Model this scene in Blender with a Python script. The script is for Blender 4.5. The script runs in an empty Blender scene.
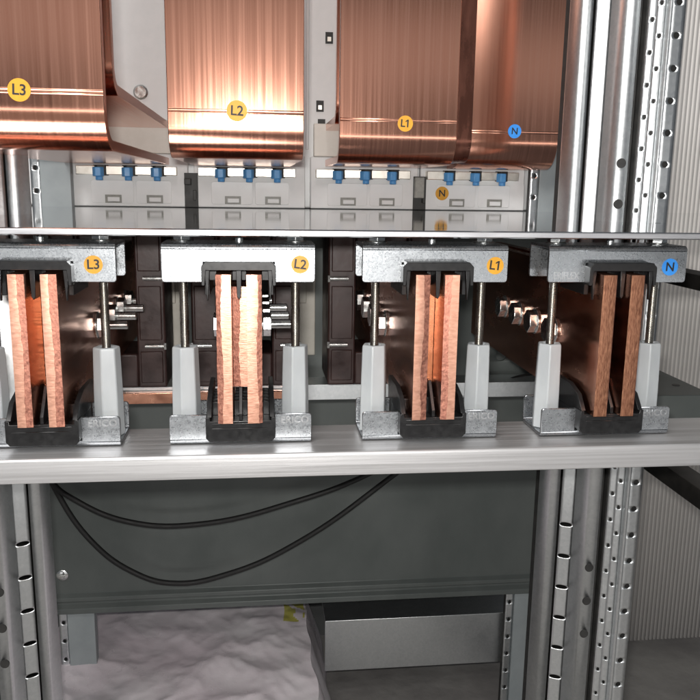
import bpy, bmesh, math, random
from mathutils import Vector, Matrix
random.seed(7)
S = bpy.context.scene
COL = S.collection
PI = math.pi

# ------------------------------------------------------------------ materials
def new_mat(name):
    m = bpy.data.materials.new(name); m.use_nodes = True
    nt = m.node_tree
    return m, nt, nt.nodes['Principled BSDF']

def N(nt, typ, **kw):
    n = nt.nodes.new(typ)
    for k, v in kw.items():
        if k in n.inputs: n.inputs[k].default_value = v
        else: setattr(n, k, v)
    return n

def coord(nt, scale=(1, 1, 1)):
    t = N(nt, 'ShaderNodeTexCoord'); mp = N(nt, 'ShaderNodeMapping')
    mp.inputs['Scale'].default_value = scale
    nt.links.new(t.outputs['Object'], mp.inputs['Vector'])
    return mp.outputs['Vector']

def ramp(nt, fac, stops):
    r = N(nt, 'ShaderNodeValToRGB')
    e = r.color_ramp.elements
    while len(e) < len(stops): e.new(0.5)
    for i, (p, c) in enumerate(stops):
        e[i].position = p
        e[i].color = (c, c, c, 1) if not hasattr(c, '__len__') else (*c, 1)
    nt.links.new(fac, r.inputs['Fac'])
    return r.outputs['Color']

def surf(name, base, base2=None, metal=0.0, rough=(0.4, 0.5), scale=(60, 60, 60), bump=0.0, bump_scale=None,
         detail=6, voronoi=False, spec=0.5, lo=0.35, hi=0.65, **extra):
    m, nt, b = new_mat(name)
    v = coord(nt, scale)
    n = N(nt, 'ShaderNodeTexNoise', Scale=1.0, Detail=detail, Roughness=0.6)
    nt.links.new(v, n.inputs['Vector'])
    fac = n.outputs['Fac']
    if voronoi:
        vo = N(nt, 'ShaderNodeTexVoronoi', Scale=voronoi)
        nt.links.new(coord(nt), vo.inputs['Vector'])
        bw = N(nt, 'ShaderNodeRGBToBW'); nt.links.new(vo.outputs['Color'], bw.inputs[0])
        mx = N(nt, 'ShaderNodeMath', operation='ADD'); mul = N(nt, 'ShaderNodeMath', operation='MULTIPLY')
        mul.inputs[1].default_value = 0.5
        nt.links.new(fac, mx.inputs[0]); nt.links.new(bw.outputs[0], mx.inputs[1]); nt.links.new(mx.outputs[0], mul.inputs[0])
        fac = mul.outputs[0]
    nt.links.new(ramp(nt, fac, [(lo, base), (hi, base2 or base)]), b.inputs['Base Color'])
    nt.links.new(ramp(nt, fac, [(lo, rough[0]), (hi, rough[1])]), b.inputs['Roughness'])
    b.inputs['Metallic'].default_value = metal
    b.inputs['Specular IOR Level'].default_value = spec
    for k, val in extra.items(): b.inputs[k.replace('_', ' ')].default_value = val
    if bump:
        bn = N(nt, 'ShaderNodeTexNoise', Scale=1.0, Detail=5.0)
        nt.links.new(coord(nt, bump_scale or scale), bn.inputs['Vector'])
        bp = N(nt, 'ShaderNodeBump', Strength=1.0, Distance=bump)
        nt.links.new(bn.outputs['Fac'], bp.inputs['Height'])
        nt.links.new(bp.outputs['Normal'], b.inputs['Normal'])
    return m

M = {}
M['galv'] = surf('galvanised_steel', (.37, .39, .41), (.46, .48, .50), .97, (.27, .35), (120, 120, 120), bump=.00005, bump_scale=(700, 700, 700), voronoi=1300)
M['galv_post'] = surf('galvanised_post_steel', (.66, .69, .70), (.76, .78, .79), 1.0, (.34, .40), (60, 60, 40), bump=.00002, bump_scale=(300, 300, 400), voronoi=420, lo=.2, hi=.8)
M['zinc'] = surf('zinc_fastener', (.62, .64, .64), (.75, .76, .74), 1.0, (.18, .3), (200, 200, 200))
M['rod'] = surf('steel_rod', (.50, .49, .46), (.62, .60, .56), 1.0, (.22, .34), (200, 200, 60))
M['alu'] = surf('drawn_aluminium', (.48, .475, .475), (.60, .595, .60), .8, (.36, .46), (6, 300, 420), bump=.00005, bump_scale=(10, 500, 900))
M['copper'] = surf('rolled_copper', (.67, .305, .205), (.81, .415, .295), 1.0, (.15, .22), (460, 4, 4), bump=.000006, bump_scale=(900, 9, 9), lo=.25, hi=.75)
M['copper_bar'] = surf('tarnished_copper', (.58, .27, .18), (.74, .38, .26), 1.0, (.18, .30), (40, 14, 40), bump=.00003, bump_scale=(300, 60, 300))
M['glow'] = surf('glow_painted_copper', (.84, .38, .19), (.92, .44, .25), 1.0, (.20, .30), (60, 60, 60), bump=.0001, bump_scale=(100, 100, 100))  # orange bounce light between the bars put into the copper colour
M['copper_dark'] = surf('groove_shade_copper', (.17, .07, .05), (.28, .12, .085), 1.0, (.25, .4), (60, 60, 10))  # shade of the groove beside L1 put into the copper colour
M['cut'] = surf('sawn_copper', (.66, .335, .235), (.80, .45, .33), 1.0, (.34, .46), (200, 200, 600), bump=.00008, bump_scale=(260, 260, 1500))
M['fracture'] = surf('sheared_copper', (.26, .11, .082), (.50, .235, .17), 1.0, (.46, .60), (400, 400, 400), bump=.0002, bump_scale=(900, 900, 500))
M['scratched'] = surf('scratched_copper', (.34, .14, .085), (.66, .33, .20), 1.0, (.34, .5), (800, 800, 180), bump=.0002, bump_scale=(1500, 1500, 300))
M['black'] = surf('black_plastic', (.006, .006, .0065), (.012, .012, .0125), 0, (.28, .36), (300, 300, 300), bump=.00003, spec=.4)
M['nylon'] = surf('white_nylon', (.50, .53, .55), (.58, .61, .625), 0, (.34, .46), (50, 50, 20), Subsurface_Weight=.2, Transmission_Weight=.40)
M['nylon'].node_tree.nodes['Principled BSDF'].inputs['Subsurface Radius'].default_value = (.004, .004, .005)
M['resin'] = surf('brown_resin', (.024, .012, .011), (.046, .023, .021), 0, (.30, .5), (40, 40, 40), bump=.00015, bump_scale=(160, 160, 160))
M['grey_plastic'] = surf('grey_plastic', (.82, .83, .83), (.86, .865, .865), 0, (.40, .5), (60, 60, 60), bump=.00006, bump_scale=(500, 500, 500))
M['slot_grey'] = surf('grey_clip_plastic', (.26, .26, .24), (.34, .34, .31), 0, (.4, .5), (200, 200, 200))
M['block'] = surf('cream_block', (.80, .755, .68), (.86, .82, .75), 0, (.35, .5), (60, 60, 60))
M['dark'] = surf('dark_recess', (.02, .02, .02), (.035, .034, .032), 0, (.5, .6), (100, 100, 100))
M['blue'] = surf('blue_cap', (.09, .30, .62), (.11, .35, .70), 0, (.35, .45), (200, 200, 200))
M['tin'] = surf('tinned_copper', (.80, .76, .68), (.88, .85, .78), 1.0, (.34, .46), (120, 120, 120))
M['cream'] = surf('cream_insulator', (.52, .49, .43), (.60, .57, .51), 0, (.4, .55), (60, 60, 60))
M['panel'] = surf('grey_steel_panel', (.095, .108, .104), (.122, .135, .130), .25, (.42, .55), (14, 14, 9), bump=.0001, bump_scale=(90, 90, 90))
M['yellow'] = surf('yellow_sticker', (.66, .31, .015), (.72, .35, .02), 0, (.45, .5), (200, 200, 200))
M['bluestk'] = surf('blue_sticker', (.03, .24, .72), (.04, .28, .78), 0, (.45, .5), (200, 200, 200))
M['ink'] = surf('black_ink', (.012, .012, .012), (.02, .02, .02), 0, (.5, .6))
M['stamp'] = surf('stamped_edge', (.50, .51, .52), (.62, .63, .64), 1.0, (.28, .38), (300, 300, 300))
M['corr'] = surf('twinwall_plastic', (.84, .81, .775), (.88, .85, .82), 0, (.4, .5), (12, 12, 3), detail=3)
def ribs(m, per):                       # the sheet's inner ribs show through as slightly darker lines
    nt = m.node_tree; b = nt.nodes['Principled BSDF']; old = b.inputs['Base Color'].links[0].from_socket
    t = N(nt, 'ShaderNodeTexCoord'); sp = N(nt, 'ShaderNodeSeparateXYZ'); nt.links.new(t.outputs['Object'], sp.inputs[0])
    a = N(nt, 'ShaderNodeMath', operation='MULTIPLY'); a.inputs[1].default_value = 2 * PI / per; nt.links.new(sp.outputs['X'], a.inputs[0])
    c = N(nt, 'ShaderNodeMath', operation='SINE'); nt.links.new(a.outputs[0], c.inputs[0])
    f = ramp(nt, c.outputs[0], [(.0, .66), (.75, 1.0)])
    mx = N(nt, 'ShaderNodeMix', data_type='RGBA', blend_type='MULTIPLY'); mx.inputs[0].default_value = 1
    nt.links.new(old, mx.inputs[6]); nt.links.new(f, mx.inputs[7]); nt.links.new(mx.outputs[2], b.inputs['Base Color'])
ribs(M['corr'], .0066)
M['painted'] = surf('blue_grey_paint', (.27, .30, .31), (.33, .36, .37), 0, (.4, .5), (20, 20, 20))
M['rubber'] = surf('black_rubber', (.005, .005, .005), (.010, .010, .010), 0, (.55, .7), (100, 100, 100))
M['blackrail'] = surf('black_painted_steel', (.012, .011, .010), (.03, .027, .024), .2, (.5, .6), (40, 40, 40))
M['shelf'] = surf('glossy_shelf_sheet', (.60, .61, .625), (.68, .69, .70), 1.0, (.05, .08), (8, 30, 8), bump=.00001, bump_scale=(40, 40, 40))
M['edge'] = surf('polished_edge', (.55, .55, .57), (.66, .66, .68), .9, (.3, .4), (20, 200, 200))
M['floor'] = surf('concrete', (.20, .19, .185), (.30, .29, .275), 0, (.7, .85), (9, 9, 9), bump=.002, bump_scale=(40, 40, 40))
M['film'] = surf('pinkish_film', (.84, .74, .79), (.90, .86, .88), 0, (.22, .40), (7, 7, 7), bump=.0008, bump_scale=(60, 60, 60), Transmission_Weight=.1)
M['ochre'] = surf('ochre_print', (.52, .48, .10), (.60, .56, .16), 0, (.45, .5))
M['backwall'] = surf('grey_back_sheet', (.10, .105, .105), (.14, .145, .145), .2, (.5, .6), (12, 12, 12))

# ------------------------------------------------------------------ mesh helpers
class MB:
    def __init__(s): s.v = []; s.f = []; s.m = []
    def add(s, vs, fs, mi=0):
        o = len(s.v); s.v += [tuple(v) for v in vs]
        s.f += [tuple(i + o for i in f) for f in fs]; s.m += [mi] * len(fs); return s
    def box(s, x0, x1, y0, y1, z0, z1, mi=0):
        vs = [(x, y, z) for z in (z0, z1) for y in (y0, y1) for x in (x0, x1)]
        return s.add(vs, [(0, 2, 3, 1), (4, 5, 7, 6), (0, 1, 5, 4), (2, 6, 7, 3), (0, 4, 6, 2), (1, 3, 7, 5)], mi)
    def prism(s, poly, axis, a, b, mi=0):
        """poly: 2-D outline; axis 'x' -> (y,z), 'y' -> (x,z), 'z' -> (x,y)"""
        def p(u, w, t):
            return {'x': (t, u, w), 'y': (u, t, w), 'z': (u, w, t)}[axis]
        n = len(poly)
        vs = [p(u, w, a) for u, w in poly] + [p(u, w, b) for u, w in poly]
        fs = [tuple(range(n - 1, -1, -1)), tuple(range(n, 2 * n))] + [(i, (i + 1) % n, n + (i + 1) % n, n + i) for i in range(n)]
        return s.add(vs, fs, mi)
    def tube(s, p0, p1, r0, r1=None, n=16, mi=0, turn=0.0):
        r1 = r0 if r1 is None else r1
        p0, p1 = Vector(p0), Vector(p1); d = (p1 - p0).normalized()
        a = d.orthogonal().normalized(); b = d.cross(a)
        vs = []
        for p, r in ((p0, r0), (p1, r1)):
            for i in range(n):
                t = 2 * PI * i / n + turn
                vs.append(p + a * (r * math.cos(t)) + b * (r * math.sin(t)))
        fs = [tuple(range(n - 1, -1, -1)), tuple(range(n, 2 * n))] + [(i, (i + 1) % n, n + (i + 1) % n, n + i) for i in range(n)]
        return s.add(vs, fs, mi)
    def lathe(s, prof, p0, axis='z', n=16, mi=0):
        vs = []; fs = []
        for r, t in prof:
            for i in range(n):
                a = 2 * PI * i / n; c, q = r * math.cos(a), r * math.sin(a)
                v = {'z': (c, q, t), 'x': (t, c, q), 'y': (c, t, q)}[axis]
                vs.append((v[0] + p0[0], v[1] + p0[1], v[2] + p0[2]))
        for k in range(len(prof) - 1):
            for i in range(n):
                j = (i + 1) % n
                fs.append((k * n + i, k * n + j, (k + 1) * n + j, (k + 1) * n + i))
        fs.append(tuple(range(n - 1, -1, -1))); fs.append(tuple(range((len(prof) - 1) * n, len(prof) * n)))
        return s.add(vs, fs, mi)

def obj(name, mb, mats, parent=None, bevel=0.0, smooth=35, seg=2, solid=0.0):
    me = bpy.data.meshes.new(name)
    me.from_pydata(mb.v, [], mb.f)
    if not isinstance(mats, (list, tuple)): mats = [mats]
    for m in mats: me.materials.append(M[m] if isinstance(m, str) else m)
    for p, mi in zip(me.polygons, mb.m): p.material_index = min(mi, len(mats) - 1)
    bm = bmesh.new(); bm.from_mesh(me)
    if solid: bmesh.ops.remove_doubles(bm, verts=bm.verts, dist=1e-6)
    bmesh.ops.recalc_face_normals(bm, faces=bm.faces); bm.to_mesh(me); bm.free()
    for p in me.polygons: p.use_smooth = True
    me.set_sharp_from_angle(angle=math.radians(smooth))
    o = bpy.data.objects.new(name, me); COL.objects.link(o)
    if parent: o.parent = parent
    if solid:
        md = o.modifiers.new('thickness', 'SOLIDIFY'); md.thickness = solid; md.offset = -1
    if bevel:
        md = o.modifiers.new('bevel', 'BEVEL'); md.width = bevel; md.segments = seg; md.limit_method = 'ANGLE'
        md.angle_limit = math.radians(40); md.harden_normals = False
    return o

def tag(o, label=None, cat=None, group=None, kind=None):
    if label: o['label'] = label
    if cat: o['category'] = cat
    if group: o['group'] = group
    if kind: o['kind'] = kind
    return o

def thing(name, loc, label, cat, group=None):
    o = bpy.data.objects.new(name, None); COL.objects.link(o); o.location = loc
    o.empty_display_size = .02
    return tag(o, label, cat, group)

def copy_tree(o, parent=None):
    c = o.copy(); COL.objects.link(c)
    if parent: c.parent = parent
    for ch in [x for x in bpy.data.objects if x.parent == o]: copy_tree(ch, c)
    return c

_txt = {}
def text_mesh(body, size, depth):
    k = (body, size)
    if k in _txt: return _txt[k]
    cu = bpy.data.curves.new('lettering', 'FONT'); cu.body = body; cu.size = size; cu.extrude = depth; cu.offset = size * .018
    cu.align_x = 'CENTER'; cu.align_y = 'CENTER'; cu.resolution_u = 4
    t = bpy.data.objects.new('lettering', cu); COL.objects.link(t)
    bpy.context.view_layer.update()
    me = bpy.data.meshes.new_from_object(t.evaluated_get(bpy.context.evaluated_depsgraph_get()))
    bpy.data.objects.remove(t); bpy.data.curves.remove(cu)
    if body.endswith('1'):            # give the figure one its slanted flag
        x1 = max(v.co.x for v in me.vertices); yt = max(v.co.y for v in me.vertices); w = size * .125
        bm = bmesh.new(); bm.from_mesh(me)
        out = [(x1 - w * .9, yt), (x1 - w * .9 - size * .19, yt - size * .13), (x1 - w * .9 - size * .19, yt - size * .25), (x1 - w * .9, yt - size * .13)]
        a = [bm.verts.new((x, y, depth)) for x, y in out]; b = [bm.verts.new((x, y, -depth)) for x, y in out]
        bm.faces.new(a); bm.faces.new(b[::-1])
        for i in range(4): bm.faces.new((a[i], b[i], b[(i + 1) % 4], a[(i + 1) % 4]))
        bmesh.ops.recalc_face_normals(bm, faces=bm.faces); bm.to_mesh(me); bm.free()
    _txt[k] = me
    return me

def lettering(body, size, loc, mat, parent, rot=0.0, sx=1.0, depth=.00008):
    me = text_mesh(body, size, depth).copy(); me.materials.clear(); me.materials.append(M[mat])
    o = bpy.data.objects.new('lettering', me); COL.objects.link(o)
    o.parent = parent; o.location = loc; o.rotation_euler = (PI / 2, rot, 0); o.scale = (sx, 1, 1)
    return o

def sticker(body, r, loc, mat, parent, rot=0.0, size=None, label=None):
    mb = MB().lathe([(r, 0), (r, .00025)], (0, 0, 0), 'y', 40)
    o = obj('sticker', mb, mat, parent); o.location = loc
    if label: o['label'] = label
    lettering(body, size or r * 1.15, (0, -.0001, -r * .02), 'ink', o, rot)
    return o

def hole_strip(mb, p0, p1, z0, z1, holes, mi=0, n=16):
    """vertical strip from plan point p0 to p1, with round/oval/square holes [(u along strip in m, z, ru, rz)], one column"""
    d = Vector((p1[0] - p0[0], p1[1] - p0[1], 0)); L = d.length; d.normalize()
    P = lambda u, z: (p0[0] + d.x * u, p0[1] + d.y * u, z)
    zc = z0
    k8 = n // 8
    def plain(u, za, zb):
        us = [u + (L - u if o > 0 else u) * o for o in [math.tan(PI / 4 * i / k8) for i in range(-k8, k8 + 1)]]
        for a, b in zip(us, us[1:]): mb.add([P(a, za), P(b, za), P(b, zb), P(a, zb)], [(0, 1, 2, 3)], mi)
    for (u, z, ru, rz) in sorted(holes, key=lambda h: h[1]):
        h = rz * 1.25
        if z - h < zc or z + h > z1: continue
        if z - h > zc + 1e-6: plain(u, zc, z - h)
        ring, outer = [], []
        for i in range(n):
            t = 2 * PI * i / n; c, q = math.cos(t), math.sin(t)
            ring.append(P(u + ru * c, z + rz * q))
            k = 1 / max(abs(c), abs(q)); ox, oz = c * k, q * k
            outer.append(P(u + (L - u if ox > 0 else u) * ox, z + h * oz))
        mb.add(outer + ring, [(i, (i + 1) % n, n + (i + 1) % n, n + i) for i in range(n)], mi)
        zc = z + h
    if zc < z1 - 1e-6: plain(holes[0][0], zc, z1)
    return mb

def arc(cx, cz, r, a0, a1, n):
    return [(cx + r * math.cos(math.radians(a0 + (a1 - a0) * i / n)), cz + r * math.sin(math.radians(a0 + (a1 - a0) * i / n))) for i in range(n + 1)]

def rrect(x0, x1, z0, z1, r, n=5):
    return arc(x1 - r, z1 - r, r, 0, 90, n) + arc(x0 + r, z1 - r, r, 90, 180, n) + arc(x0 + r, z0 + r, r, 180, 270, n) + arc(x1 - r, z0 + r, r, 270, 360, n)

# ------------------------------------------------------------------ busbar supports
PHX = {'L3': -.1287, 'L2': 0.0, 'L1': .1316, 'N': .2617}
SUP_OFF = {'L3': -.002, 'L2': 0.0, 'L1': .0022, 'N': .0030}
W2 = .0509
YF, YB = .018, .0585            # front and back flange planes of the channels

def hexpoly(r, turn=0): return [(r * math.cos(PI / 3 * i + turn), r * math.sin(PI / 3 * i + turn)) for i in range(6)]

def make_support():
    root = thing('busbar_support', (0, 0, 0), 'x', 'busbar support', 'busbar supports standing in a row on the aluminium beam')
    # upper channel: C section open downwards, notched for the holder
    t = .0022
    zt, zb, rb = .1186, .0930, .0035
    def flange(notch):
        r = .0022
        left = [(-W2, zt - rb)] + arc(-W2 + r, zb + r, r, 180, 270, 4)
        right = arc(W2 - r, zb + r, r, 270, 360, 4) + [(W2, zt - rb)]
        mid = [(-notch, zb), (-notch, zb + .0135), (notch, zb + .0135), (notch, zb)] if notch else []
        return left + mid + right
    mb = MB().prism(flange(.0236), 'y', YF, YF + t).prism(flange(.0236), 'y', YB - t, YB)
    outer = arc(YF + rb, zt - rb, rb, 180, 90, 6) + arc(YB - rb, zt - rb, rb, 90, 0, 6)
    inner = arc(YB - rb, zt - rb, rb - t, 0, 90, 6) + arc(YF + rb, zt - rb, rb - t, 90, 180, 6)
    mb.prism(outer + inner, 'x', -W2, W2)
    uc = obj('upper_channel', mb, 'galv', root, bevel=.0004, seg=1)
    # lower channel: open upwards
    zb2, zt2 = -.0200, .0012
    def flange2(notch):
        r = .0022
        right = [(W2 - .002, zb2 + rb)] + arc(W2 - .002 - r, zt2 - r, r, 0, 90, 4)
        mid = [(notch, zt2), (notch, zt2 - .0165), (-notch, zt2 - .0165), (-notch, zt2)]
        left = arc(-W2 + .002 + r, zt2 - r, r, 90, 180, 4) + [(-W2 + .002, zb2 + rb)]
        return right + mid + left
    mb = MB().prism(flange2(.0232), 'y', YF, YF + t).prism(flange2(.0232), 'y', YB - t, YB)
    outer = arc(YF + rb, zb2 + rb, rb, 180, 270, 6) + arc(YB - rb, zb2 + rb, rb, 270, 360, 6)
    inner = arc(YB - rb, zb2 + rb, rb - t, 360, 270, 6) + arc(YF + rb, zb2 + rb, rb - t, 270, 180, 6)
    mb.prism(outer + inner, 'x', -W2 + .002, W2 - .002)
    lc = obj('lower_channel', mb, 'galv', root, bevel=.0004, seg=1)
    # stamped maker's letters on the right half of the lower flange
    lettering('ERICO', .0068, (.0372, YF - .00005, -.0035), 'stamp', lc, 0, 1.0, .00012)
    # black holder above the bars
    mb = MB()
    y0, y1 = .0085, .066
    o = [(-.0243, .0858 + .006), (-.0243, .1045), (-.0215, .1075), (.0215, .1075), (.0243, .1045), (.0243, .0918),
         (.0222, .0918), (.0214, .1018), (-.0214, .1018), (-.0222, .0918)]
    mb.prism(o, 'y', y0, y0 + .012)
    o2 = [(-.0228, .084), (-.0228, .1062), (.0228, .1062), (.0228, .084), (.0196, .084), (.0196, .1012), (-.0196, .1012), (-.0196, .084)]
    mb.prism(o2, 'y', y0 + .012, y1)
    for sx in (-1, 1):                    # pointed front fingers
        mb.prism([(sx * .0225, .1018), (sx * .0208, .0818), (sx * .0202, .0818), (sx * .0190, .1018)], 'y', y0 + .0007, y0 + .004)
        mb.box(*sorted((sx * .0200, sx * .0151)), y0 + .016, y1 - .001, .0935, .1010)
        mb.box(*sorted((sx * .0047, sx * .0016)), y0 + .016, y1 - .001, .0935, .1010)
    mb.prism([(-.0018, .1018), (-.0013, .0845), (0, .0825), (.0013, .0845), (.0018, .1018)], 'y', y0 + .0004, y1 - .002)
    obj('upper_holder', mb, 'black', root, bevel=.0005)
    # black holder below the bars
    mb = MB()
    o = [(-.0236, -.0128), (-.0236, .0018), (-.0208, .0018), (-.0206, -.0008), (.0206, -.0008), (.0208, .0018), (.0236, .0018),
         (.0236, -.0128), (.0212, -.0155), (-.0212, -.0155)]
    mb.prism(o, 'y', y0, y0 + .012)
    mb.box(-.0195, .0195, y0 - .0006, y0, -.0030, -.0022).box(-.0195, .0195, y0 - .0006, y0, -.0062, -.0056)
    mb.box(-.0228, .0228, y0 + .012, y1, -.0150, -.0010)
    for sx in (-1, 1):                    # side walls climbing to the back
        mb.prism([(y0 + .0005, .0018), (y0 + .010, .0120), (y0 + .026, .0165), (y1, .0165), (y1, -.0010), (y0 + .0125, -.0010)], 'x', *sorted((sx * .0229, sx * .0196)))
        for k in range(5):                # ribs beside the bars
            mb.box(*sorted((sx * .0196, sx * .0152)), y0 + .016 + k * .009, y0 + .019 + k * .009, -.0010, .0085)
    mb.prism([(y0 + .001, -.0008), (y0 + .001, .004), (y0 + .016, .022), (y1, .026), (y1, -.0008)], 'x', -.0012, .0012)
    for k in range(5):
        mb.box(-.0046, .0046, y0 + .014 + k * .009, y0 + .0165 + k * .009, -.0010, .0100)
    obj('lower_holder', mb, 'black', root, bevel=.0005)
    for sx in (-1, 1):
        x = sx * .0385; y = .0385
        prof = []; z = .030
        while z < .1238:
            prof += [(.00275, z), (.0032, z + .0005)]; z += .001
        obj('threaded_rod', MB().lathe(prof, (x, y, 0), 'z', 14), 'rod', root, smooth=80)
        # tall hexagon spacer of milky nylon, slightly waisted, with a bore
        mb = MB(); vs = []; fs = []
        rr = [(-.0176, .0103), (.010, .0101), (.0440, .0093), (.0458, .0089), (.0458, .0052), (.038, .0046)]
        for z, r in rr: vs += [(x + a, y + b, z) for a, b in (hexpoly(r, .25) if r > .006 else [(r * math.cos(PI / 3 * i + .25), r * math.sin(PI / 3 * i + .25)) for i in range(6)])]
        for k in range(len(rr) - 1):
            for i in range(6): fs.append((k * 6 + i, k * 6 + (i + 1) % 6, k * 6 + 6 + (i + 1) % 6, k * 6 + 6 + i))
        fs.append(tuple(range(5, -1, -1))); fs.append(tuple(range(30, 36)))
        mb.add(vs, fs)
        obj('hex_spacer', mb, 'nylon', root, bevel=.0007)
        mb = MB().lathe([(.0078, .1187), (.0078, .1197)], (x, y, 0), 'z', 24)
        nut = [(x + a, y + b) for a, b in hexpoly(.0066, .5)]
        mb.prism(nut, 'z', .1197, .1246)
        obj('nut', mb, 'zinc', root, bevel=.0004)
    mb = MB().lathe([(.0030, .1187), (.0028, .1215), (.0018, .1226)], (0, .034, 0), 'z', 16)
    obj('rivet', mb, 'zinc', root)
    return root

sup0 = make_support()
SL = {'L3': ('busbar support carrying the yellow L3 sticker', .0365, .1045, 0.0),
      'L2': ('brightly lit busbar support carrying the yellow L2 sticker', .0408, .1050, .12),
      'L1': ('busbar support carrying the yellow L1 sticker', .0418, .1046, .10),
      'N': ('busbar support carrying the blue N sticker', .0385, .1040, .03)}
sup = {}
for ph in ('L2', 'L3', 'L1', 'N'):
    o = sup0 if ph == 'L2' else copy_tree(sup0)
    o.location = (PHX[ph] + SUP_OFF[ph], 0, 0); o['label'] = SL[ph][0]; sup[ph] = o
for ph, o in sup.items():
    ch = [c for c in o.children if c.name.startswith('upper_channel')][0]
    sticker(ph, .0060, (SL[ph][1], YF - .00025, SL[ph][2]), 'bluestk' if ph == 'N' else 'yellow', ch, SL[ph][3], .0088,
            'round %s sticker reading %s' % ('blue' if ph == 'N' else 'yellow', ph))
    if ph == 'N':
        lettering('ERIFLEX', .0070, (-.0375, YF - .00005, .0975), 'stamp', ch, 0, .76, .00012)

# ------------------------------------------------------------------ busbars
def bar_mesh(side, frac, y0, y1, z0, z1, w, seed, amp=.0006):
    """flat copper bar; the near end is sawn on one part and sheared rough on the other"""
    rnd = random.Random(seed); mb = MB(); n = 60
    ph = rnd.random() * 9
    rows = []
    for i in range(n + 1):
        z = z0 + (z1 - z0) * i / n
        j = (frac + .06 * math.sin(i * .13 + ph) + .015 * math.sin(i * (.6 + .1 * (seed % 3)) + 2 * ph) + rnd.uniform(-.03, .03))
        j = min(.93, max(.07, j)) if frac < .99 else .96
        xs = -w / 2 + w * j if side > 0 else w / 2 - w * j
        e = rnd.uniform(-.00008, .00008)
        rec = .0007 + rnd.uniform(-.0001, .0001)
        yl, yr = (y0, y0 + rec) if side > 0 else (y0 + rec, y0)
        rows.append([(-w / 2 + (e if side < 0 else 0), yl, z), (xs - .0002 * side, y0 + rnd.uniform(-amp, amp) * .06, z),
                     (xs + .0002 * side, y0 + .0001, z), (w / 2 + (e if side > 0 else 0), yr, z)])
    vs = [p for r in rows for p in r]; fs = []; mi = []
    for i in range(n):
        for k in range(3):
            a = i * 4 + k
            fs.append((a, a + 1, a + 5, a + 4))
            flat = (k == 0) if side > 0 else (k == 2)
            mi.append(1 if flat else 2)
    o = len(vs)
    for i in range(n + 1):
        z = z0 + (z1 - z0) * i / n
        vs += [(-w / 2, y1, z), (w / 2, y1, z)]
    for i in range(n):
        fs.append((i * 4, (i + 1) * 4, o + (i + 1) * 2, o + i * 2)); mi.append(0)
        fs.append((i * 4 + 3, o + i * 2 + 1, o + i * 2 + 3, (i + 1) * 4 + 3)); mi.append(0)
        fs.append((o + i * 2, o + i * 2 + 2, o + i * 2 + 3, o + i * 2 + 1)); mi.append(0)
    fs.append((0, o, o + 1, 3, 2, 1)); mi.append(0)
    t = n * 4
    fs.append((t, t + 1, t + 2, t + 3, o + 2 * n + 1, o + 2 * n)); mi.append(0)
    mb.v = vs; mb.f = fs; mb.m = mi
    return mb

BW, BP = .0098, .0198
GR = 'copper busbars standing on edge in the supports'
def hex_head(mb, x, y, z, sx, stud):
    mb.lathe([(.0108, x), (.0108, x + sx * .0016)], (0, y, z), 'x', 24)
    pts = [(y + a, z + b) for a, b in hexpoly(.0098, .3)]
    mb.prism(pts, 'x', *sorted((x + sx * .0016, x + sx * .0080)))
    if stud:
        mb.lathe([(.0036, x + sx * .008), (.0036, x + sx * (stud - .0008)), (.0030, x + sx * stud)], (0, y, z), 'x', 14)
    return mb

def busbar(ph, k, side, frac, seed, label, bolts, stud, inner=None, mats=('copper_bar', 'cut', 'fracture'), y0=0.0):
    x = PHX[ph] + k * BP / 2
    root = thing('copper_busbar', (x, 0, 0), label, 'busbar', GR)
    obj('bar', bar_mesh(side, frac, y0, .33, 0, .1, BW, seed), list(mats), root, smooth=28)
    for y in bolts:
        obj('bolt', hex_head(MB(), k * BW / 2, y, .047, k, stud), 'zinc', root, bevel=.0004)
    return root

B1 = (.12, .165, .21, .256)
busbar('L3', -1, 1, .62, 11, 'copper busbar nearest the left edge of the photo in the L3 support', B1, 0)
busbar('L3', 1, 1, .55, 12, 'right copper busbar in the L3 support, bolt studs on its right face', B1, .0245)
busbar('L2', -1, -1, .66, 13, 'left brightly lit rough-ended copper busbar in the L2 support', B1, 0)
busbar('L2', 1, 1, .72, 14, 'right brightly lit rough-ended copper busbar in the L2 support', B1, .0245)
busbar('L1', -1, 1, .60, 15, 'left copper busbar in the L1 support, rough along its right half', B1, 0)
busbar('L1', 1, -1, .60, 16, 'right copper busbar in the L1 support, rough along its left half', B1, .0245)
NB = (.085, .128, .170, .212)
busbar('N', -1, 1, 1.0, 17, 'left scratched copper busbar in the blue N support with bolt heads on its side', NB, 0, mats=('copper_bar', 'scratched', 'fracture'))
busbar('N', 1, 1, 1.0, 18, 'right scratched copper busbar in the blue N support', NB, .0245, mats=('copper_bar', 'scratched', 'fracture'))

for ph, y0, lab in (('L2', .022, 'short copper bar packed between the two L2 busbars'),
                    ('L1', .029, 'copper bar with painted orange glow, deep between the two L1 busbars'),
                    ('L3', .037, 'copper bar with painted orange glow, deep between the two L3 busbars')):
    o = obj('joint_bar', bar_mesh(-1, .55, y0, .34, .020, .0895, .0094, 31 + int(y0 * 100)), ['copper_bar', 'cut', 'fracture'] if ph == 'L2' else 'glow', None, smooth=28)
    o.location.x = PHX[ph]
    tag(o, lab, 'copper bar', 'copper bars between the busbar pairs')

# ------------------------------------------------------------------ aluminium beam carrying the supports
mb = MB()
prof = arc(-.0018, -.0227, .0022, 180, 90, 5) + [(.060, -.0205), (.060, -.0372), (.057, -.0372), (.057, -.0235), (-.0010, -.0235), (-.0010, -.0372), (-.004, -.0372)]
mb.prism(prof, 'x', -.60, .60)
beam = obj('support_beam', mb, 'alu', None, bevel=.0005)
tag(beam, 'long brushed aluminium beam running under the four busbar supports', 'beam')

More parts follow.
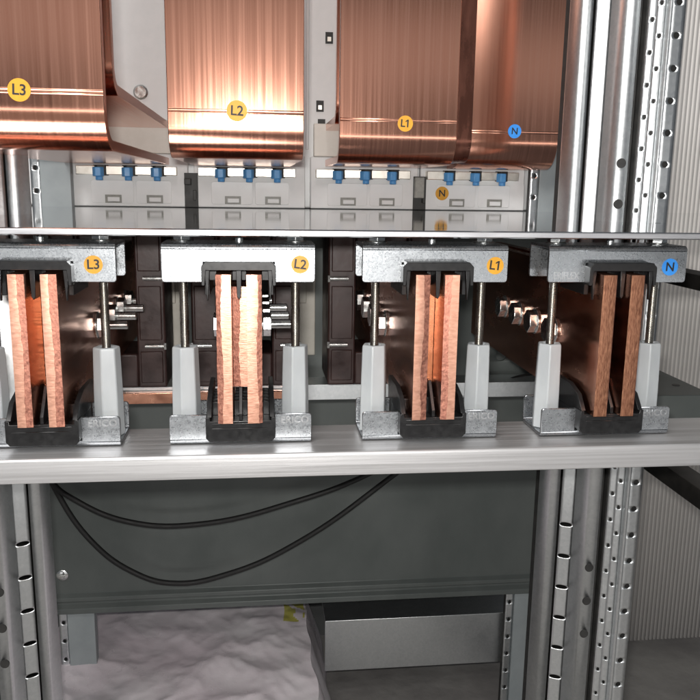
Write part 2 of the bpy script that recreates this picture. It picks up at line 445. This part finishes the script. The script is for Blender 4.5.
# ------------------------------------------------------------------ glossy shelf sheet
mb = MB().prism([(-.004, .1246), (-.0052, .1255), (-.0052, .1285), (-.004, .1294), (.4672, .1294), (.4672, .1246)], 'x', -.60, .60)
for p in range(len(mb.f)): pass
shelf = obj('shelf_sheet', mb, 'shelf', None)
tag(shelf, 'long glossy grey shelf sheet above the busbar supports, mirroring the breaker poles', 'shelf')
obj('front_edge', MB().box(-.60, .60, -.0066, -.0053, .1252, .1288), 'edge', shelf, bevel=.0004)

# ------------------------------------------------------------------ current transformers around the bars
def make_ct():
    root = thing('current_transformer', (0, .25, 0), 'x', 'transformer', 'brown current transformers around the busbars')
    mb = MB()
    x0, x1, z0, z1, a, zl, zh = -.052, .052, -.037, .1225, .025, -.004, .104
    d = .07
    mb.box(x0, -a, 0, d, z0, z1).box(a, x1, 0, d, z0, z1).box(-a, a, .0006, d, z0, zl).box(-a, a, .0006, d, zh, z1)
    obj('body', mb, 'resin', root, bevel=.0018)
    for za, zb in ((.010, .062), (-.032, -.001), (.076, .1195)):
        for s in (-1, 1): obj('cover_plate', MB().box(*sorted((s * .049, s * .028)), -.003, -.0004, za, zb), 'resin', root, bevel=.001)
    for z in (.0695, .0045):
        for s in (-1, 1):
            b = MB().lathe([(.0022, s * .0515), (.0022, s * .033)], (0, -.0035, z), 'x', 12)
            b.lathe([(.0036, s * .0528), (.0036, s * .0508)], (0, -.0035, z), 'x', 6)
            obj('clamp_bolt', b, 'zinc', root)
    return root
ct = make_ct(); ct['label'] = 'brown resin current transformer around the L2 busbars'; ct.location.x = PHX['L2'] + .001
for ph in ('L3', 'L1'):
    c = copy_tree(ct); c.location.x = PHX[ph] + .001; c['label'] = 'brown resin current transformer around the %s busbars' % ph

# beige insulating blocks seen in the gaps behind the transformers
ins_lab = {-.072: 'beige insulating block between the L3 and L2 current transformers',
           .070: 'beige insulating block between the L2 and L1 current transformers'}
for x, lab in ins_lab.items():
    root = thing('insulating_block', (x, .36, 0), lab, 'insulator', 'beige insulating blocks behind the transformers')
    mb = MB().box(-.030, .006, 0, .05, -.03, .075).box(-.030, -.004, -.006, 0, .03, .07)
    obj('block', mb, 'cream', root, bevel=.001)
    obj('dark_base', MB().box(-.036, .034, .012, .06, -.075, .125), 'panel', root, bevel=.001)

# copper earth strip and steel cross rail behind the lower channels
o = obj('earth_strip', MB().box(-.42, .045, .290, .296, -.0645, -.0530), 'copper_bar', None, bevel=.0006)
tag(o, 'flat brown copper strip behind the L3 and L2 supports', 'copper strip')
mb = MB().prism([(.30, -.049), (.30, -.066), (.303, -.066), (.303, -.052), (.335, -.052), (.335, -.049)], 'x', -.30, .34)
o = obj('cross_rail', mb, 'galv_post', None, bevel=.0005)
tag(o, 'grey folded steel rail behind the spacers, above the dark panel', 'rail')

# dark steel panel behind the beam, with folded bottom lip
mb = MB()
mb.prism([(.450, .118), (.450, -.3560), (.444, -.3600), (.444, -.3650), (.448, -.3670), (.448, -.3700), (.442, -.3740), (.442, -.3810), (.470, -.3810), (.470, -.3780),
          (.456, -.3770), (.456, .118)], 'x', -.262, .430)
dp = obj('back_panel', mb, 'panel', None, bevel=.0006)
tag(dp, 'dark grey steel panel with a folded lip, behind the hanging cables', 'panel')
for x, z in ((-.236, -.330), (.395, -.325)):
    b = MB().lathe([(.0072, .4498), (.0072, .4480), (.0048, .4465)], (x, 0, z), 'y', 20)
    b.box(x - .0042, x + .0042, .4460, .4466, z - .0007, z + .0007)
    obj('screw', b, 'zinc', dp)

# two hanging black cables
def cable(pts, r, label):
    cu = bpy.data.curves.new('cable', 'CURVE'); cu.dimensions = '3D'; cu.bevel_depth = r; cu.bevel_resolution = 4; cu.resolution_u = 10
    sp = cu.splines.new('BEZIER'); sp.bezier_points.add(len(pts) - 1)
    for b, p in zip(sp.bezier_points, pts): b.co = p; b.handle_left_type = b.handle_right_type = 'AUTO'
    t = bpy.data.objects.new('t', cu); COL.objects.link(t); bpy.context.view_layer.update()
    me = bpy.data.meshes.new_from_object(t.evaluated_get(bpy.context.evaluated_depsgraph_get()))
    bpy.data.objects.remove(t)
    me.materials.clear(); me.materials.append(M['rubber'])
    o = bpy.data.objects.new('black_cable', me); COL.objects.link(o)
    tag(o, label, 'cable', 'black cables hanging before the dark panel')
cable([(-.24, .405, -.150), (-.2287, .40, -.187), (-.2038, .40, -.2103), (-.1417, .40, -.2403), (-.0593, .40, -.2459), (.0616, .40, -.219), (.135, .40, -.1928), (.20, .405, -.16)], .0033,
      'black cable hanging in the shallower of two loops before the dark panel')
cable([(-.245, .41, -.150), (-.2293, .41, -.197), (-.1895, .41, -.2679), (-.1444, .41, -.3088), (-.0973, .41, -.3269), (-.0245, .41, -.3169), (.0617, .41, -.278), (.1785, .41, -.194), (.24, .41, -.145)], .0033,
      'black cable hanging in the deeper of two loops before the dark panel')
# short cable and bracket at the right, under the N bars
root = thing('mounting_bracket', (.262, .34, -.03), 'small grey steel bracket with a round hole, beside the N bars', 'bracket')
mb = MB()
hole_strip(mb, (.0, 0), (.058, 0), -.034, .040, [(.024, .002, .0065, .0065)], n=24)
obj('plate', mb, 'panel', root, solid=.003, smooth=1)
obj('foot', MB().box(.0, .07, -.03, 0, -.037, -.0345), 'galv_post', root, bevel=.0004)
cu_pts = [(.225, .31, -.088), (.255, .31, -.070), (.285, .315, -.055), (.315, .33, -.052), (.345, .34, -.056)]
cable(cu_pts, .0045, 'thick black cable running past the small grey bracket beside the N bars')

# ------------------------------------------------------------------ breaker above the shelf
mb = MB()
mb.box(-.30, .43, .485, .60, .1300, .80)
br = thing('circuit_breaker', (0, 0, 0), 'large light grey circuit breaker housing behind the copper connectors', 'circuit breaker')
obj('housing', mb, 'grey_plastic', br, bevel=.002)
for x in (-.066, .074, .205, .338):
    obj('rib', MB().box(x - .0018, x + .0018, .479, .4848, .20, .80), 'grey_plastic', br, bevel=.0008)
for x, z in ((.0895, .2515), (.0915, .2300), (-.020, .32), (.1, .33)):
    b = MB().box(x - .0045, x + .0045, .4835, .4849, z - .0065, z + .0065)
    f = obj('slot', b, 'dark', br)
    obj('contact', MB().box(x - .0022, x + .0022, .4825, .4834, z - .004, z + .001), 'tin', f)
b = MB().lathe([(.0085, .4848), (.0085, .4825), (.0065, .4805)], (-.122, 0, .262), 'y', 24)
b.box(-.127, -.117, .4798, .4806, .2612, .2628).box(-.1228, -.1212, .4796, .4804, .257, .267)
obj('screw', b, 'zinc', br)

def make_pole():
    root = thing('breaker_pole', (0, .47, .1295), 'x', 'breaker pole', 'light grey breaker poles standing in a row on the shelf')
    w = .0665
    mb = MB().prism([(0, .0004), (0, .0295), (.003, .034), (.003, .062), (.0145, .062), (.0145, .0004)], 'x', -w, w)
    obj('cover', mb, 'grey_plastic', root, bevel=.0012)
    for xc, hw in ((-.0215, .0245), (.0265, .0205)):
        mb = MB().prism(rrect(xc - hw, xc + hw, .004, .031, .003), 'y', -.0009, .0)
        pn = obj('raised_panel', mb, 'grey_plastic', root, bevel=.0006)
        mb = MB()
        f0, f1, g0, g1 = xc - .0085, xc + .0105, .0045, .0140
        mb.box(f0, f1, -.0022, -.0010, g1 - .0014, g1).box(f0, f1, -.0022, -.0010, g0, g0 + .0010)
        mb.box(f0, f0 + .0016, -.0022, -.0010, g0 + .0010, g1 - .0014).box(f1 - .0012, f1, -.0022, -.0010, g0 + .0010, g1 - .0014)
        fr = obj('slot_frame', mb, 'slot_grey', pn, bevel=.0002)
        obj('clip', MB().box(f0 + .0016, f1 - .0012, -.0016, -.0010, g0 + .0010, g1 - .0014), 'slot_grey', pn)
        obj('tongue', MB().box(f0 + .0030, f1 - .0020, -.0034, -.0017, g0 + .0016, g1 - .0026), 'grey_plastic', pn, bevel=.0006)
    obj('terminal_pad', MB().box(-w + .006, w - .012, -.010, .006, .0370, .0470), 'tin', root, bevel=.0006)
    obj('terminal_block', MB().box(-w + .004, w - .010, .0030, .0145, .0625, .1010), 'block', root, bevel=.001)
    for xc in (-.0325, .0005, .0335):
        b = MB().prism([(xc + a, -.006 + c) for a, c in hexpoly(.0088, .2)], 'z', .0360, .0480)
        nb = obj('bolt', b, 'dark', root, bevel=.0005)
        b = MB().prism([(xc - .002 + a, -.013 + c) for a, c in hexpoly(.0066, .1)], 'z', .0350, .0455)
        b.prism([(xc - .001 + a, -.013 + c) for a, c in hexpoly(.0045, .4)], 'z', .0305, .0350)
        obj('blue_cap', b, 'blue', nb, bevel=.0008)
    return root
pole = make_pole()
PX = {'L3': -.1355, 'L2': .0045, 'L1': .1440, 'N': .2800}
PLAB = {'L3': 'light grey breaker pole leftmost on the shelf, below the L3 connector',
        'L2': 'light grey breaker pole below the L2 connector', 'L1': 'light grey breaker pole below the L1 connector',
        'N': 'light grey breaker pole with a yellow N sticker, rightmost on the shelf'}
for ph in ('L2', 'L3', 'L1', 'N'):
    p = pole if ph == 'L2' else copy_tree(pole)
    p.location.x = PX[ph]; p['label'] = PLAB[ph]
    if ph == 'N':
        sticker('N', .0083, (-.0395, -.00125, .0205), 'yellow', p, 0, .0115, 'round yellow sticker reading N')
# black latch brackets in the two gaps between poles
for x, lab, mat in ((-.0655, 'small black slotted latch between the L3 and L2 breaker poles', 'dark'),
                    (.2115, 'small grey latch with a painted black shadow between the L1 and N breaker poles', 'slot_grey')):
    r = thing('latch', (x, .462, .1300), lab, 'latch', 'latches between the breaker poles')
    obj('slot_shadow_plate', MB().box(-.0075, .0085, .006, .0076, .0, .0400), 'dark', r, bevel=.0003)  # dark plate: real slot beside L3, painted shadow at the grey latch
    obj('lever', MB().box(-.0070, .0010 if mat == 'dark' else .0045, -.003, .0055, .026 if mat == 'dark' else .014, .0335 if mat == 'dark' else .039), mat, r, bevel=.0008)
    obj('catch', MB().box(.0030, .0070, -.001, .0055, .008, .0200), 'dark', r, bevel=.0005)

# ------------------------------------------------------------------ copper connectors bent down to the breaker
def jbar(yf, zbot, R, t, yend, ztop, zg=0):
    """outline (y,z) of a bar coming down, bending back"""
    out = [(yf, ztop)]
    zb = zbot + R
    if zg:
        for dz in (.0012, -.0012):
            out += [(yf, zg + dz + .0008), (yf + .0003, zg + dz + .0003), (yf - .0001, zg + dz - .0004)]
    out += arc(yf + R, zb, R, 180, 270, 22) + [(yend, zbot)]
    inn = [(yend, zbot + t)] + arc(yf + R, zb, R - t, 270, 180, 16) + [(yf + t, ztop)]
    return out + inn

CON = {'L3': (-.2060, -.0900, .060, .1790, .030), 'L2': (-.0595, .0519, .170, .1785, .0265),
       'L1': (.0950, .2146, .300, .1800, .030), 'N': (.2450, .3590, .400, .1795, .033)}
ZG = {'L3': .2165, 'L2': .2158, 'L1': .2220, 'N': .2200}
STK = {'L3': (-.1450, .2170, .0075), 'L2': (-.0033, .2165, .0084), 'L1': (.1612, .2195, .0078), 'N': (.3067, .2215, .0078)}
CL = {'L3': 'wide bent copper connector with a yellow L3 sticker, top left', 'L2': 'brightly lit bent copper connector with a yellow L2 sticker',
      'L1': 'bent copper connector with a yellow L1 sticker', 'N': 'bent copper connector with a blue N sticker, nearest the right post'}
for ph, (x0, x1, yf, zb, R) in CON.items():
    r = thing('copper_connector', ((x0 + x1) / 2, yf, zb), CL[ph], 'copper connector', 'bent copper connectors above the breaker poles')
    cx = (x0 + x1) / 2; w = (x1 - x0) / 2
    yend = .468 - yf
    mb = MB().prism(jbar(0, 0, R, .008, max(yend, R + .006), .62, ZG[ph] - zb), 'x', -w, w)
    obj('outer_bar', mb, 'copper', r, bevel=.0005, smooth=30)
    if yend > .11:
        mb = MB().prism(jbar(.042, .042, .022, .008, yend, .62), 'x', -w + .0005, w - .0005)
        obj('inner_bar', mb, 'copper', r, bevel=.0005, smooth=30)
    if ph == 'L1':
        mb = MB().prism(jbar(.024, .004, .024, .008, yend, .62), 'x', w - .010, w + .022)
        obj('groove_shade_bar', mb, 'copper_dark', r, bevel=.0005, smooth=30)  # added bar, coloured dark for the shaded groove between L1 and N
    sx, sz, sr = STK[ph]
    sticker(ph, sr, (sx - cx, -.00030, sz - zb), 'bluestk' if ph == 'N' else 'yellow', r, .05, sr * 1.32,
            'round %s sticker reading %s' % ('blue' if ph == 'N' else 'yellow', ph))

# ------------------------------------------------------------------ perforated corner posts
def make_post(label, mirror=None):
    """plan outline is given for the right post; mirror = X of the cabinet's centre line"""
    fx = (lambda x: x) if mirror is None else (lambda x: 2 * mirror - x)
    r = thing('cabinet_post', (fx(.350), .20, -.62), label, 'post', 'galvanised corner posts of the cabinet')
    ox, oy, oz = r.location
    Q = lambda x, y: (fx(x) - ox, y - oy)
    z0, z1 = 0.0, 1.42
    def strip(name, a, b, holes, mat='galv_post'):
        mb = MB(); hole_strip(mb, Q(*a), Q(*b), z0, z1, holes); return mb
    pitch = .0262
    zs = [pitch * (i + .5) for i in range(int(1.42 / pitch))]
    # front flange with one row of holes
    mb = MB(); hole_strip(mb, Q(.3545, .150), Q(.3668, .150), z0, z1, [(.0062, z, .0027, .0027) for z in zs])
    obj('front_flange', mb, 'galv_post', r, solid=-.0015, smooth=1)
    obj('shade_backing', MB().prism([Q(.3546, .1545), Q(.3666, .1545), Q(.3666, .158), Q(.3546, .158)], 'z', z0, z1), 'dark', r)  # dark strip added as the shade inside the flange holes
    mb = MB().prism([Q(.3508, .150), Q(.3512, .1462), Q(.3526, .1450), Q(.3540, .1462), Q(.3544, .150), Q(.3530, .156), Q(.3518, .156)], 'z', z0, z1)
    obj('corner_bead', mb, 'galv_post', r, bevel=.0004)
    # web with two rows
    mb = MB()
    hole_strip(mb, Q(.3512, .1530), Q(.3450, .1555), z0, z1, [(.0034, z, .0013, .0021) for z in zs])
    hole_strip(mb, Q(.3450, .1555), Q(.3388, .1580), z0, z1, [(.0030, z + pitch * .5, .0013, .0021) for z in zs])
    obj('perforated_web', mb, 'galv_post', r, solid=-.001, smooth=1)
    obj('shade_backing', MB().prism([Q(.3515, .1570), Q(.3400, .1615), Q(.3412, .1645), Q(.3527, .1600)], 'z', z0, z1), 'dark', r)  # dark strip standing for shade behind the web's holes
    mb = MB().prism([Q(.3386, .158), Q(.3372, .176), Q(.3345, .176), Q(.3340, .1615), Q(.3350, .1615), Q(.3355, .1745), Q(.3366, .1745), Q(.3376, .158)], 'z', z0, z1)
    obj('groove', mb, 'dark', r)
    # broad curved face and folded channel
    def curved(pts, name):
        mb = MB(); k = len(pts)
        vs = [(*Q(*p), z) for z in (z0, z1) for p in pts]
        mb.add(vs, [(i, i + 1, k + i + 1, k + i) for i in range(k - 1)])
        return obj(name, mb, 'galv_post', r, solid=-.0015, smooth=12)
    def bez(a, b, c, n=12):
        return [((1 - t) ** 2 * a[0] + 2 * t * (1 - t) * b[0] + t * t * c[0], (1 - t) ** 2 * a[1] + 2 * t * (1 - t) * b[1] + t * t * c[1]) for t in [i / n for i in range(n + 1)]]
    curved([(.3338, .1620), (.3252, .1660), (.3238, .1674), (.3185, .1830)] , 'side_face')
    # slotted bright strip
    a, b = (.3205, .1886), (.3080, .1942)
    mb = MB(); L = math.hypot(a[0] - b[0], a[1] - b[1])
    hole_strip(mb, Q(*a), Q(*b), z0, z1, [(L * .55, z, L * .42, .0022) for z in [.0335 * (i + .5) for i in range(14)]], n=24)
    obj('slotted_strip', mb, 'galv_post', r, solid=-.0012, smooth=1)
    curved([(.3075, .1982), (.3000, .2016), (.2990, .2028), (.2945, .2150), (.3300, .310)], 'inner_face')
    obj('slot_shade_backing', MB().prism([Q(.3330, .1990), Q(.3350, .1990), Q(.3190, .2900), Q(.3170, .2900)], 'z', z0, z1), 'dark', r)  # dark sheet added as shade behind the slots
    for z in (.765, .800, .35, .385, .42):
        x, y = .3275, .1624
        b = MB().lathe([(.0042, -.0012), (.0042, -.0002)], (fx(x) - ox, y - oy, z), 'y', 16)
        obj('screw', b, 'dark', r)
    return r
make_post('galvanised perforated post at the right, before the corrugated sheet')
make_post('shadowed galvanised slotted post at the left edge', .055)

# rear upright strips beside the poles
for x0, x1, lab in ((-.245, -.200, 'narrow grey rear upright with holes at the left end of the pole row'),
                    (.347, .395, 'narrow grey rear upright with holes at the right end of the pole row')):
    mb = MB(); hole_strip(mb, (0, 0), (.011, 0), 0, 1.3, [(.0055, .026 * (i + .5), .0022, .0030) for i in range(48)])
    r = thing('rear_upright', (x0, .455, -.62), lab, 'upright', 'rear uprights of the cabinet')
    obj('perforated_strip', mb, 'galv_post', r, solid=-.001, smooth=1)
    obj('shade_backing', MB().box(0, .011, .004, .008, 0, 1.3), 'dark', r)  # added dark strip that gives the holes their shade
    obj('plain_strip', MB().box(.0112, x1 - x0, -.004, .010, 0, 1.3), 'painted', r, bevel=.0006)

# side rails at the right running to the back
for (xa, xb, za, zb, ya, mat, lab) in ((.425, .450, .065, .0795, .17, 'blackrail', 'upper black side rail crossing the corrugated sheet under the shelf'),
                                       (.425, .450, -.138, -.119, .17, 'blackrail', 'lower black side rail crossing the corrugated sheet under the beam')):
    o = obj('side_rail', MB().box(xa, xb, ya - .45, .585, za, zb), mat, None, bevel=.001)
    tag(o, lab, 'rail', 'side rails of the cabinet')
root = thing('base_tray', (.43, .4, -.063), 'grey side tray with a row of holes, low before the corrugated sheet', 'tray')
mb = MB()
obj('tray', MB().box(-.03, .03, -.20, .22, -.03, .0229), 'panel', root, bevel=.001)
for i in range(9):
    obj('hole', MB().lathe([(.004, .0230), (.004, .0234)], (.012, -.16 + i * .042, 0), 'z', 12), 'dark', root)

# corrugated twin-wall sheet
mb = MB(); per = .0066; nper = 190; k = 6; xs = []
for i in range(nper * k + 1):
    t = i / k; ph = (t % 1)
    xs.append((.44 + per * t, .60 - .0024 * abs(math.cos(PI * ph)) ** .7))
n = len(xs); z0, z1 = -.62, .95
vs = [(x, y, z) for z in (z0, z1) for x, y in xs]
mb.add(vs, [(i, i + 1, n + i + 1, n + i) for i in range(n - 1)])
o = obj('corrugated_sheet', mb, 'corr', None, solid=-.004, smooth=60)
tag(o, 'off white corrugated plastic sheet standing at the right behind the post', 'plastic sheet')

# cabinet back and base
o = obj('rear_sheet', MB().box(-.42, .44, .66, .664, -.619, .95), 'backwall', None)
tag(o, 'plain grey sheet closing the back of the cabinet', 'back sheet')
mb = MB().prism([(.470, -.424), (.470, -.500), (.473, -.500), (.473, -.427), (.54, -.427), (.54, -.424)], 'x', .10, .42)
o = obj('base_rail', mb, 'galv_post', None, bevel=.0006)
tag(o, 'grey folded base rail low down at the right, under the dark panel', 'rail')

# floor and packaging film
fl = obj('floor', MB().box(-4, 4, -3, 5, -.60, -.56), 'floor', None); tag(fl, None, None, None, 'structure')
bmv = MB(); nx, ny = 150, 120
from mathutils import noise
for j in range(ny + 1):
    for i in range(nx + 1):
        u, v = i / nx, j / ny
        e = min(1, min(u, 1 - u, v, 1 - v) * 14)
        x, y = -.30 + .41 * u + .012 * noise.noise((v * 6, 1, 0)), .20 + .445 * v + .015 * noise.noise((u * 6, 5, 0))
        p = Vector((x * 9, y * 9, 3.1)) + noise.noise_vector(Vector((x * 6, y * 6, 0))) * .5
        cre = noise.ridged_multi_fractal(p, .9, 2.1, 4, 1.0, 2.0)
        bmv.v.append((x, y, -.558 + e * (.084 + .012 * v + .0065 * cre)))
for j in range(ny):
    for i in range(nx):
        a = j * (nx + 1) + i; bmv.f.append((a, a + 1, a + nx + 2, a + nx + 1))
        u, v = i / nx, j / ny
        bmv.m.append(1 if (.84 < u < .92 and .74 < v < .90 and abs((u - .88) * 2 + (v - .82) + .03 * math.sin(v * 60)) > .03) else 0)
o = obj('plastic_film', bmv, ['film', 'ochre'], None, solid=-.0005, smooth=50)
tag(o, 'crumpled pinkish white packaging film on the floor under the dark panel', 'packaging')

# ------------------------------------------------------------------ camera
cy, sy = math.cos(.11739), math.sin(.11739)
r_ = Vector((cy, -sy, 0)); f_ = Vector((sy, cy, 0)); u_ = Vector((0, 0, 1))
cp, sp = math.cos(.20037), math.sin(.20037)
f2 = f_ * cp - u_ * sp; u2 = u_ * cp + f_ * sp
cr, sr = math.cos(.0144), math.sin(.0144)
r3 = r_ * cr + u2 * sr; u3 = u2 * cr - r_ * sr
cam = bpy.data.cameras.new('camera'); co = bpy.data.objects.new('camera', cam); COL.objects.link(co)
C = Vector((.01183, -.52054, .15683))
m = Matrix.Identity(4)
for i in range(3): m[i][0], m[i][1], m[i][2], m[i][3] = r3[i], u3[i], -f2[i], C[i]
co.matrix_world = m
cam.lens = 800 / 700 * 36; cam.sensor_width = 36; cam.shift_y = -1 / 700
cam.clip_start = .01; cam.clip_end = 50
S.camera = co

# ------------------------------------------------------------------ light: the camera's flash, the room's ceiling light and two added strips
def area(name, loc, target, sx, sy_, power, color):
    l = bpy.data.lights.new(name, 'AREA'); l.shape = 'RECTANGLE'; l.size = sx; l.size_y = sy_; l.energy = power; l.color = color
    o = bpy.data.objects.new(name, l); COL.objects.link(o); o.location = loc
    o.rotation_euler = (Vector(target) - Vector(loc)).to_track_quat('-Z', 'Y').to_euler()
    return o
fp = C + u3 * .022 - r3 * .008 - f2 * .004
area('flash', fp, fp + f2, .028, .014, 3.4, (1, .97, .93))
area('room_light', (-.6, -1.3, 1.9), (.1, -.15, -.2), 1.2, 1.2, 55, (1, .97, .94))
area('low_strip_light', (.1, -1.7, -.18), (.1, .3, .12), 2.8, .13, 4.6, (1, .98, .96))  # added strip lamp for the highlight band on the copper bends
area('high_fill_light', (.1, -1.7, .60), (.1, .3, .16), 2.8, .25, .7, (1, .98, .96))  # added unseen fill lamp to lift the breaker poles
w = bpy.data.worlds.new('World'); S.world = w; w.use_nodes = True
bg = w.node_tree.nodes['Background']; bg.inputs['Color'].default_value = (.80, .85, .92, 1); bg.inputs['Strength'].default_value = .13
S.view_settings.view_transform = 'Standard'; S.view_settings.look = 'None'
S.view_settings.exposure = .12; S.view_settings.gamma = 1
S.cycles.max_bounces = 8; S.cycles.glossy_bounces = 6; S.cycles.use_denoising = True
